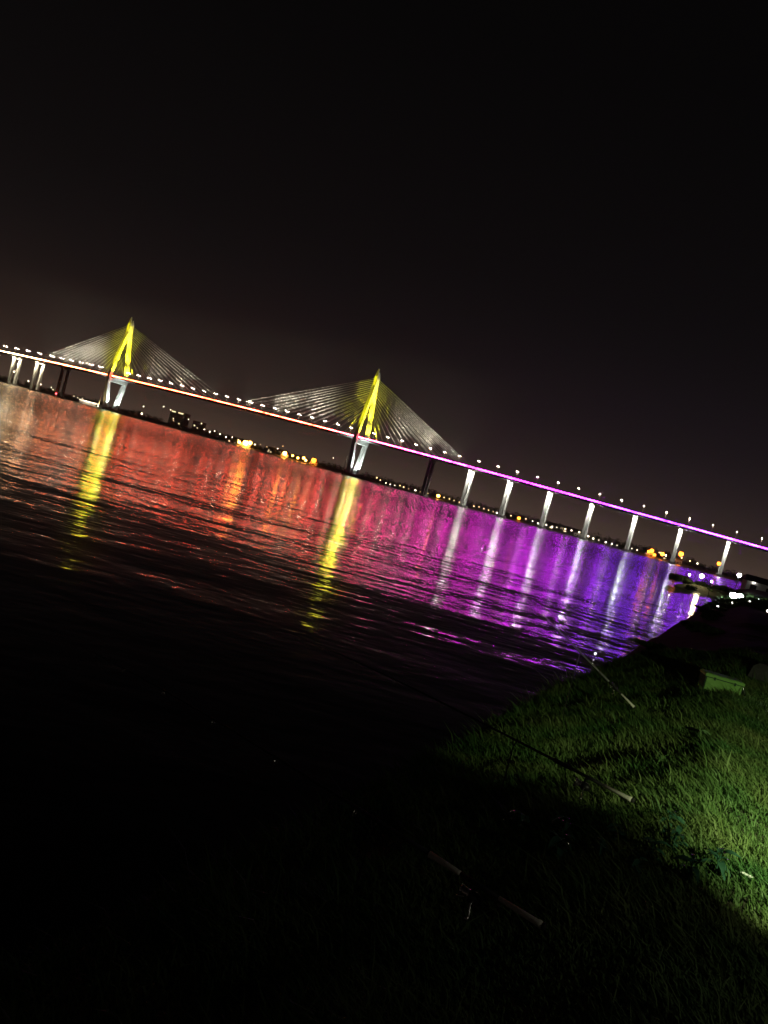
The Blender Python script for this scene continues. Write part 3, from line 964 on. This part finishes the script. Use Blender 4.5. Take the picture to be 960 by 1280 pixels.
def fishing_rod(butt, azim_deg, elev_deg, length, label, reel_at=0.36, fore='cork', blank='rod_black'):
    root = empty('fishing_rod', butt, 0)
    az, el = math.radians(azim_deg), math.radians(elev_deg)
    d = Vector((math.cos(az) * math.cos(el), math.sin(az) * math.cos(el), math.sin(el)))
    q = Vector((1, 0, 0)).rotation_difference(d)
    root.rotation_mode = 'QUATERNION'
    root.rotation_quaternion = q
    # local x runs along the rod toward the tip; keep the reel hanging below
    MB().tube([(0, 0, 0), (0.02, 0, 0), (0.03, 0, 0), (reel_at - 0.13, 0, 0)], [0.017, 0.0185, 0.016, 0.0115], 10).build('rear_grip', 'cork', root, True)
    MB().tube([(-0.018, 0, 0), (0.0005, 0, 0)], [0.015, 0.019], 10).build('butt_cap', 'rubber', root, True)
    MB().tube([(reel_at - 0.1305, 0, 0), (reel_at + 0.085, 0, 0)], [0.0125, 0.012], 10).build('reel_seat', 'rod_black', root, True)
    MB().tube([(reel_at + 0.0855, 0, 0), (reel_at + 0.10, 0, 0), (reel_at + 0.27, 0, 0)], [0.012, 0.0135, 0.0175], 10).build('fore_grip', fore, root, True)
    b0 = reel_at + 0.2705
    nseg = 14
    pts, rd = [], []
    for i in range(nseg + 1):
        u = i / nseg
        pts.append((b0 + (length - b0) * u, 0, -0.10 * u * u * u))
        rd.append(0.0095 * (1 - u) + 0.0016)
    MB().tube(pts, rd, 8).build('blank', blank, root, True)
    for u in (0.16, 0.36, 0.54, 0.7, 0.84, 0.95):
        g = MB()
        x_ = b0 + (length - b0) * u
        z_ = -0.10 * u * u * u
        rr_ = 0.022 * (1 - 0.7 * u)
        cz = z_ - rr_ - 0.012
        ring = [(x_, rr_ * math.cos(a * math.pi / 5), cz + rr_ * math.sin(a * math.pi / 5)) for a in range(11)]
        g.tube(ring, 0.0025, 5)
        g.tube([(x_ - 0.02, 0, z_ - 0.004), (x_, 0, cz + rr_)], 0.002, 5)
        g.build('line_guide', 'reel_metal', root)
    reel = MB().tube([(reel_at - 0.035, 0, -0.012), (reel_at, 0, -0.02), (reel_at, 0, -0.055)], [0.006, 0.008, 0.01], 8).build('reel', 'dark_steel', root, True)
    MB().tube([(reel_at - 0.05, 0, -0.075), (reel_at - 0.02, 0, -0.075), (reel_at + 0.01, 0, -0.075)], [0.02, 0.03, 0.032], 12).build('reel_body', 'dark_steel', reel, True)
    MB().tube([(reel_at + 0.0105, 0, -0.075), (reel_at + 0.016, 0, -0.075), (reel_at + 0.02, 0, -0.075), (reel_at + 0.05, 0, -0.075), (reel_at + 0.055, 0, -0.075), (reel_at + 0.062, 0, -0.075)],
              [0.03, 0.03, 0.024, 0.023, 0.029, 0.027], 14).build('spool', 'reel_metal', reel, True)
    MB().tube([(reel_at + 0.03, 0.034, -0.075), (reel_at + 0.07, 0.02, -0.105), (reel_at + 0.07, -0.02, -0.105), (reel_at + 0.03, -0.034, -0.075)], 0.0035, 6).build('bail', 'reel_metal', reel, True)
    MB().tube([(reel_at - 0.02, 0.02, -0.075), (reel_at - 0.02, 0.05, -0.08), (reel_at - 0.03, 0.055, -0.14), (reel_at - 0.03, 0.085, -0.14)], [0.006, 0.005, 0.005, 0.011], 8).build('crank', 'reel_metal', reel, True)
    tag(root, label, 'fishing rod', 'fishing rods set out along the bank')
    # rests under the fore part and the butt
    for u in (reel_at + 0.62,):
        pnt = Vector(butt) + d * u
        gz_ = bank_point(pnt.x, pnt.y)
        rs_ = empty('rod_rest', (pnt.x, pnt.y, gz_))
        hgt = max(0.06, pnt.z - gz_ - 0.03)
        MB().tube([(0, 0, -0.15), (0, 0, hgt - 0.03)], 0.006, 6).build('stake', 'dark_steel', rs_)
        side = Vector((-d.y, d.x, 0)).normalized() * 0.035
        MB().tube([(side.x, side.y, hgt + 0.035), (side.x * 0.8, side.y * 0.8, hgt), (0, 0, hgt - 0.022), (-side.x * 0.8, -side.y * 0.8, hgt), (-side.x, -side.y, hgt + 0.035)], 0.006, 6).build('fork', 'rubber', rs_, True)
        tag(rs_, 'thin forked rest holding up the %s' % label.split(' with ')[0], 'rod rest', 'rod rests')
    return root


def on_bank(x, y, dz=0.0):
    return (x, y, bank_point(x, y) + dz)


RODS = [((1.194, 3.55, 2.551), (0.70, 3.87, 2.582), 'near fishing rod lying in deep shade with its pale grip just catching light', 'cork', 'rod_black'),
        ((2.241, 5.56, 2.597), (1.413, 6.2, 2.635), 'middle fishing rod with pale grip lying against the torch-lit grass', 'rod_black', 'rod_black'),
        ((3.773, 10.1, 2.363), (2.8, 10.8, 2.95), 'far fishing rod with thin grey blank pointing over the violet water', 'rod_grey', 'rod_grey')]
for b0_, b1_, lab, fg, bl in RODS:
    dv = Vector(b1_) - Vector(b0_)
    fishing_rod(b0_, math.degrees(math.atan2(dv.y, dv.x)), math.degrees(math.atan2(dv.z, math.hypot(dv.x, dv.y))), 2.3 if bl == 'rod_grey' else 3.6, lab, fore=fg, blank=bl)

# green tackle box
gx, gy, gzb = on_bank(5.65, 12.0)
box = empty('tackle_box', (gx, gy, gzb + 0.04), math.radians(-8))
MB().post((0, 0, -0.03), 0.265, 0.15, (0, 0, 0.21), 0.28, 0.165).build('body', 'green_dark', box)
ld = MB().post((0, 0, 0.212), 0.29, 0.175, (0, 0, 0.25), 0.29, 0.175)
ld.post((0, 0, 0.25), 0.28, 0.165, (0, 0, 0.262), 0.27, 0.155)
ld.build('lid', 'green_plastic', box)
MB().box(-0.262, 0.262, -0.182, -0.168, 0.015, 0.2).build('front_panel', 'green_plastic', box)
for xx in (-0.15, 0.15):
    MB().box(xx - 0.012, xx + 0.012, -0.192, -0.1825, 0.18, 0.225).build('latch', 'green_dark', box)
MB().tube([(0.292, -0.1, 0.2), (0.35, -0.07, 0.10), (0.375, 0.0, 0.07), (0.35, 0.07, 0.10), (0.292, 0.1, 0.2)], 0.008, 6).build('handle', 'reel_metal', box, True)
tag(box, 'bright green plastic tackle box sitting on the dark bank', 'tackle box')

lx_, ly_, lz_ = on_bank(6.75, 11.3)
root = empty('lantern', (lx_, ly_, lz_))  # added out of view as a fill light for the tackle box
MB().tube([(0, 0, -0.02), (0, 0, 0.2)], [0.07, 0.05], 8).build('base', 'dark_steel', root)
MB().ball((0, 0, 0.27), 0.05, 8, 6).build('lamp_globe', glow('box_fill_light', (0.8, 1.0, 0.6), 60.0), root, True)
MB().tube([(0.06, 0, 0.27), (0.05, 0, 0.35), (0, 0, 0.38), (-0.05, 0, 0.35), (-0.06, 0, 0.27)], 0.006, 5).build('handle', 'dark_steel', root)
tag(root, 'added out-of-view fill lantern brightening the green tackle box', 'lantern')

# grey bag at the edge of the dark
bx_, by_, bz_ = on_bank(7.35, 14.0)
bag = empty('canvas_bag', (bx_, by_, bz_), math.radians(20))
bb = MB()
bb.post((0, 0, -0.02), 0.22, 0.14, (0, 0, 0.06), 0.25, 0.17)
bb.post((0, 0, 0.06), 0.25, 0.17, (0, 0, 0.26), 0.22, 0.14)
bb.post((0, 0, 0.26), 0.22, 0.14, (0, 0, 0.34), 0.17, 0.06)
bb.build('body', 'bag', bag)
for yy in (-0.05, 0.05):
    MB().tube([(-0.1, yy, 0.33), (-0.08, yy, 0.44), (0, yy, 0.47), (0.08, yy, 0.44), (0.1, yy, 0.33)], 0.012, 6).build('strap', 'rubber', bag, True)
tag(bag, 'slumped dark grey canvas bag on the bank beyond the tackle box', 'bag')

# coil of cord
cx_, cy_, cz_ = on_bank(4.02, 8.55, 0.05)
co = MB()
pts = [(0.075 * math.cos(a * 0.45) * (1 + 0.06 * math.sin(a)), 0.075 * math.sin(a * 0.45), 0.004 * a / 6) for a in range(57)]
co.tube(pts, 0.008, 5)
c_ = co.build('cord_coil', 'coil', None, True)
c_.location = (cx_, cy_, cz_)
c_.rotation_euler = (0.7, 0, 0.2)
tag(c_, 'small coil of green cord lying in the dark grass', 'cord')

# bent twig
tx_, ty_, tz_ = on_bank(1.78, 3.92, 0.07)
tw = MB()
tw.tube([(0, 0, 0), (0.03, 0.02, 0.012), (0.055, 0.06, 0.018), (0.06, 0.12, 0.03)], [0.003, 0.0035, 0.0035, 0.002], 6)
tw.tube([(0.055, 0.06, 0.018), (0.085, 0.08, 0.03)], [0.0025, 0.0015], 5)
t_ = tw.build('twig', 'twig', None, True)
t_.location = (tx_, ty_, tz_)
tag(t_, 'pale bent twig below the torch-lit grass', 'twig')


# litter scraps catching the torch
def scrap(x, y, sz, rz, label):
    vv_, ff_ = [], []
    for i in range(6):
        for j in range(5):
            u, v_ = i / 5 - 0.5, j / 4 - 0.5
            zz = 0.35 * noise.noise((u * 4 + x, v_ * 4 + y, rz)) + 0.05
            vv_.append((u * sz, v_ * sz * 0.5, zz * sz))
    for i in range(5):
        for j in range(4):
            a = i * 5 + j
            ff_.append((a, a + 5, a + 6, a + 1))
    me_ = bpy.data.meshes.new('plastic_scrap')
    me_.from_pydata(vv_, [], ff_)
    me_.materials.append(M['scrap'])
    o = link('plastic_scrap', me_)
    md = o.modifiers.new('thickness', 'SOLIDIFY')
    md.thickness = 0.003
    o.location = on_bank(x, y, 0.07)
    o.rotation_euler = (0.2, 0.15, rz)
    tag(o, label, 'litter', 'litter scraps in the grass')


scrap(2.58, 4.52, 0.07, 0.4, 'crumpled pale plastic scrap by the bright end of the torch-lit grass')
scrap(1.55, 5.7, 0.06, 2.0, 'crumpled pale plastic scrap beneath the middle fishing rod')
scrap(1.72, 6.35, 0.05, 1.0, 'small pale plastic scrap beside the reel of the middle fishing rod')


# glossy weeds
def weed_mesh():
    vv_, ff_ = [], []
    for i in range(5):
        u = i / 4
        w_ = 0.026 * math.sin(math.pi * min(0.96, 0.08 + u * 0.9))
        x_ = 0.13 * u
        z_ = 0.09 * u - 0.13 * u * u
        vv_ += [(x_, -w_, z_ + 0.006), (x_, 0, z_), (x_, w_, z_ + 0.006)]
    for i in range(4):
        a = i * 3
        ff_ += [(a, a + 3, a + 4, a + 1), (a + 1, a + 4, a + 5, a + 2)]
    me_ = bpy.data.meshes.new('leaf')
    me_.from_pydata(vv_, [], ff_)
    me_.polygons.foreach_set('use_smooth', [True] * len(me_.polygons))
    me_.materials.append(M['weed'])
    return me_


leaf_me = weed_mesh()
stem_me = MB().tube([(0, 0, -0.05), (0.005, 0, 0.1), (0, 0.005, 0.17)], [0.005, 0.004, 0.002], 6).mesh('stem')
stem_me.materials.append(M['weed'])
WEEDS = [(1.72, 5.2), (1.98, 4.98), (2.12, 4.75), (1.83, 4.75), (2.28, 4.85), (1.95, 4.5), (1.6, 4.85), (2.42, 4.55), (2.2, 4.4), (1.5, 5.5), (2.35, 5.15)]
for i, (x, y) in enumerate(WEEDS):
    root = empty('broadleaf_weed', on_bank(x, y), random.random() * 6)
    tag(root, 'low glossy broad-leaved weed in the grass below the middle fishing rod', 'weed', 'glossy weeds below the middle rod')
    link('stem', stem_me, root)
    for k in range(11):
        o = link('leaf', leaf_me, root)
        o.location = (0, 0, 0.05 + 0.011 * k)
        o.rotation_euler = (random.uniform(-0.4, 0.4), random.uniform(-0.7, 0.25), k * 2.4 + random.random())
        s_ = random.uniform(0.5, 1.0)
        o.scale = (s_, s_, s_)

# glowing floats on the water
for x, y, lab, r in ((0.95, 9.05, 'glowing fishing float on the black water below the near rods', 0.022),
                     (9.15, 29.8, 'glowing fishing float on the dark water beside the far rod tip', 0.035),
                     (11.3, 85.5, 'tiny glowing fishing float out on the violet water', 0.06),
                     (35.7, 94.7, 'tiny glowing fishing float on the water near the spit', 0.07)):
    root = empty('fishing_float', (x, y, 0))
    MB().tube([(0, 0, -0.2), (0, 0, -0.05), (0, 0, 0.02), (0, 0, 0.1)], [0.004, 0.015, 0.013, 0.004], 8).build('body', 'rod_black', root, True)
    MB().ball((0, 0, 0.1 + r * 0.8), r, 8, 6, 1.3).build('glowing_tip', 'float_tip', root, True)
    tag(root, lab, 'fishing float')

# torch on a stand beside the photographer, throwing a pool of light on the grass
tx, ty = 3.0, 2.1
tz = bank_point(tx, ty)
torch = empty('torch_on_stand', (tx, ty, tz))
for k in range(3):
    a = k * 2.094
    MB().tube([(0, 0, 0.6), (0.3 * math.cos(a), 0.3 * math.sin(a), -0.05)], 0.012, 6).build('leg', 'dark_steel', torch)
MB().tube([(0, 0, 0.55), (0, 0, 1.3)], 0.014, 6).build('mast', 'dark_steel', torch)
MB().tube([(0, -0.08, 1.36), (0, 0.06, 1.335), (0, 0.12, 1.32)], [0.02, 0.02, 0.035], 10).build('torch_body', 'dark_steel', torch, True)
MB().tube([(0, 0.1205, 1.32), (0, 0.124, 1.3195)], [0.032, 0.032], 10).build('torch_lens', 'torch_lens', torch)
spot('torch_beam', (0, 0.14, 1.315), (0.74, 3.0, -0.18), (0.88, 1.0, 0.52), 1000, 62, torch, 0.03)
spot('torch_spill', (0, 0.15, 1.315), (-0.6, 3.0, 0.0), (1.0, 0.95, 0.72), 9, 150, torch, 0.03)
tag(torch, 'torch on a thin stand lighting the grassy bank', 'torch')

# grass: uncountable mats of blades on the near bank and round the floodlight
def grass_mat(N, d0, d1, l0, l1, pw, wscale, label):
    dd = rng.random(N) * (d1 - d0) + d0
    ll = l0 + (l1 - l0) * rng.random(N) ** pw
    px, py, pz = np.empty(N), np.empty(N), np.empty(N)
    clump, bare = np.empty(N), np.empty(N)
    for i in range(N):
        x, y = bank_xy(dd[i], ll[i])
        px[i], py[i], pz[i] = x, y, bank_z(dd[i], ll[i])
        clump[i] = noise.noise((x * 1.3, y * 1.3, 5.0))
        bare[i] = noise.noise((x * 0.8, y * 0.55, 21.0))
    hgt = (0.035 + 0.07 * rng.random(N) ** 1.6) * np.clip(1.0 + 1.2 * clump, 0.3, 2.2)
    hgt[rng.random(N) < 0.02] *= 2.2
    hgt[(dd < 0.5) & (rng.random(N) < 0.12)] *= 1.7
    hgt[(bare > 0.28) & (rng.random(N) < 0.85)] *= 0.25
    hgt *= wscale ** 0.7
    ang = rng.random(N) * 2 * np.pi
    lean = 0.5 + 0.9 * rng.random(N)
    la = rng.normal(2.6, 1.1, N)
    wd = (0.003 + 0.004 * rng.random(N)) * (1 + (ll - l0) / 18) * wscale
    bx, by = np.cos(ang) * wd, np.sin(ang) * wd
    ox, oy = np.cos(la) * lean * hgt, np.sin(la) * lean * hgt
    v = np.empty((N, 5, 3))
    v[:, 0] = np.stack([px - bx, py - by, pz - 0.01], 1)
    v[:, 1] = np.stack([px + bx, py + by, pz - 0.01], 1)
    v[:, 2] = np.stack([px + ox * 0.35 + bx * 0.7, py + oy * 0.35 + by * 0.7, pz + hgt * 0.6], 1)
    v[:, 3] = np.stack([px + ox * 0.35 - bx * 0.7, py + oy * 0.35 - by * 0.7, pz + hgt * 0.6], 1)
    v[:, 4] = np.stack([px + ox, py + oy, pz + hgt * 0.95], 1)
    b0 = np.arange(N)[:, None] * 5
    tri = np.concatenate([b0 + np.array([[0, 1, 2]]), b0 + np.array([[0, 2, 3]]), b0 + np.array([[3, 2, 4]])], 0)
    tag(link('grass', arr_mesh('grass', v.reshape(-1, 3), tri, 3, 'grass')), label, 'grass', kind='stuff')


grass_mat(330000, -0.5, 3.9, 2.6, 23.0, 1.7, 1.0, 'short rough grass covering the bank')
grass_mat(26000, -0.6, 5.0, 62.0, 100.0, 1.0, 4.0, 'coarse grass on the bank round the glaring floodlight')


# ------------------------------------------------------------------ night air over the bay
mt = bpy.data.materials.new('haze')
mt.use_nodes = True
n, l = mt.node_tree.nodes, mt.node_tree.links
n.clear()
out = n.new('ShaderNodeOutputMaterial')
pv = n.new('ShaderNodeVolumePrincipled')
pv.inputs['Color'].default_value = (0.9, 0.88, 0.86, 1)
pv.inputs['Density'].default_value = 0.00008
pv.inputs['Anisotropy'].default_value = 0.35
l.new(pv.outputs[0], out.inputs['Volume'])
M['haze'] = mt
hz = MB().box(-5400, 5400, -400, 6200, -3, 178).build('haze', 'haze')
tag(hz, 'thin night haze over the bay', 'haze', kind='stuff')
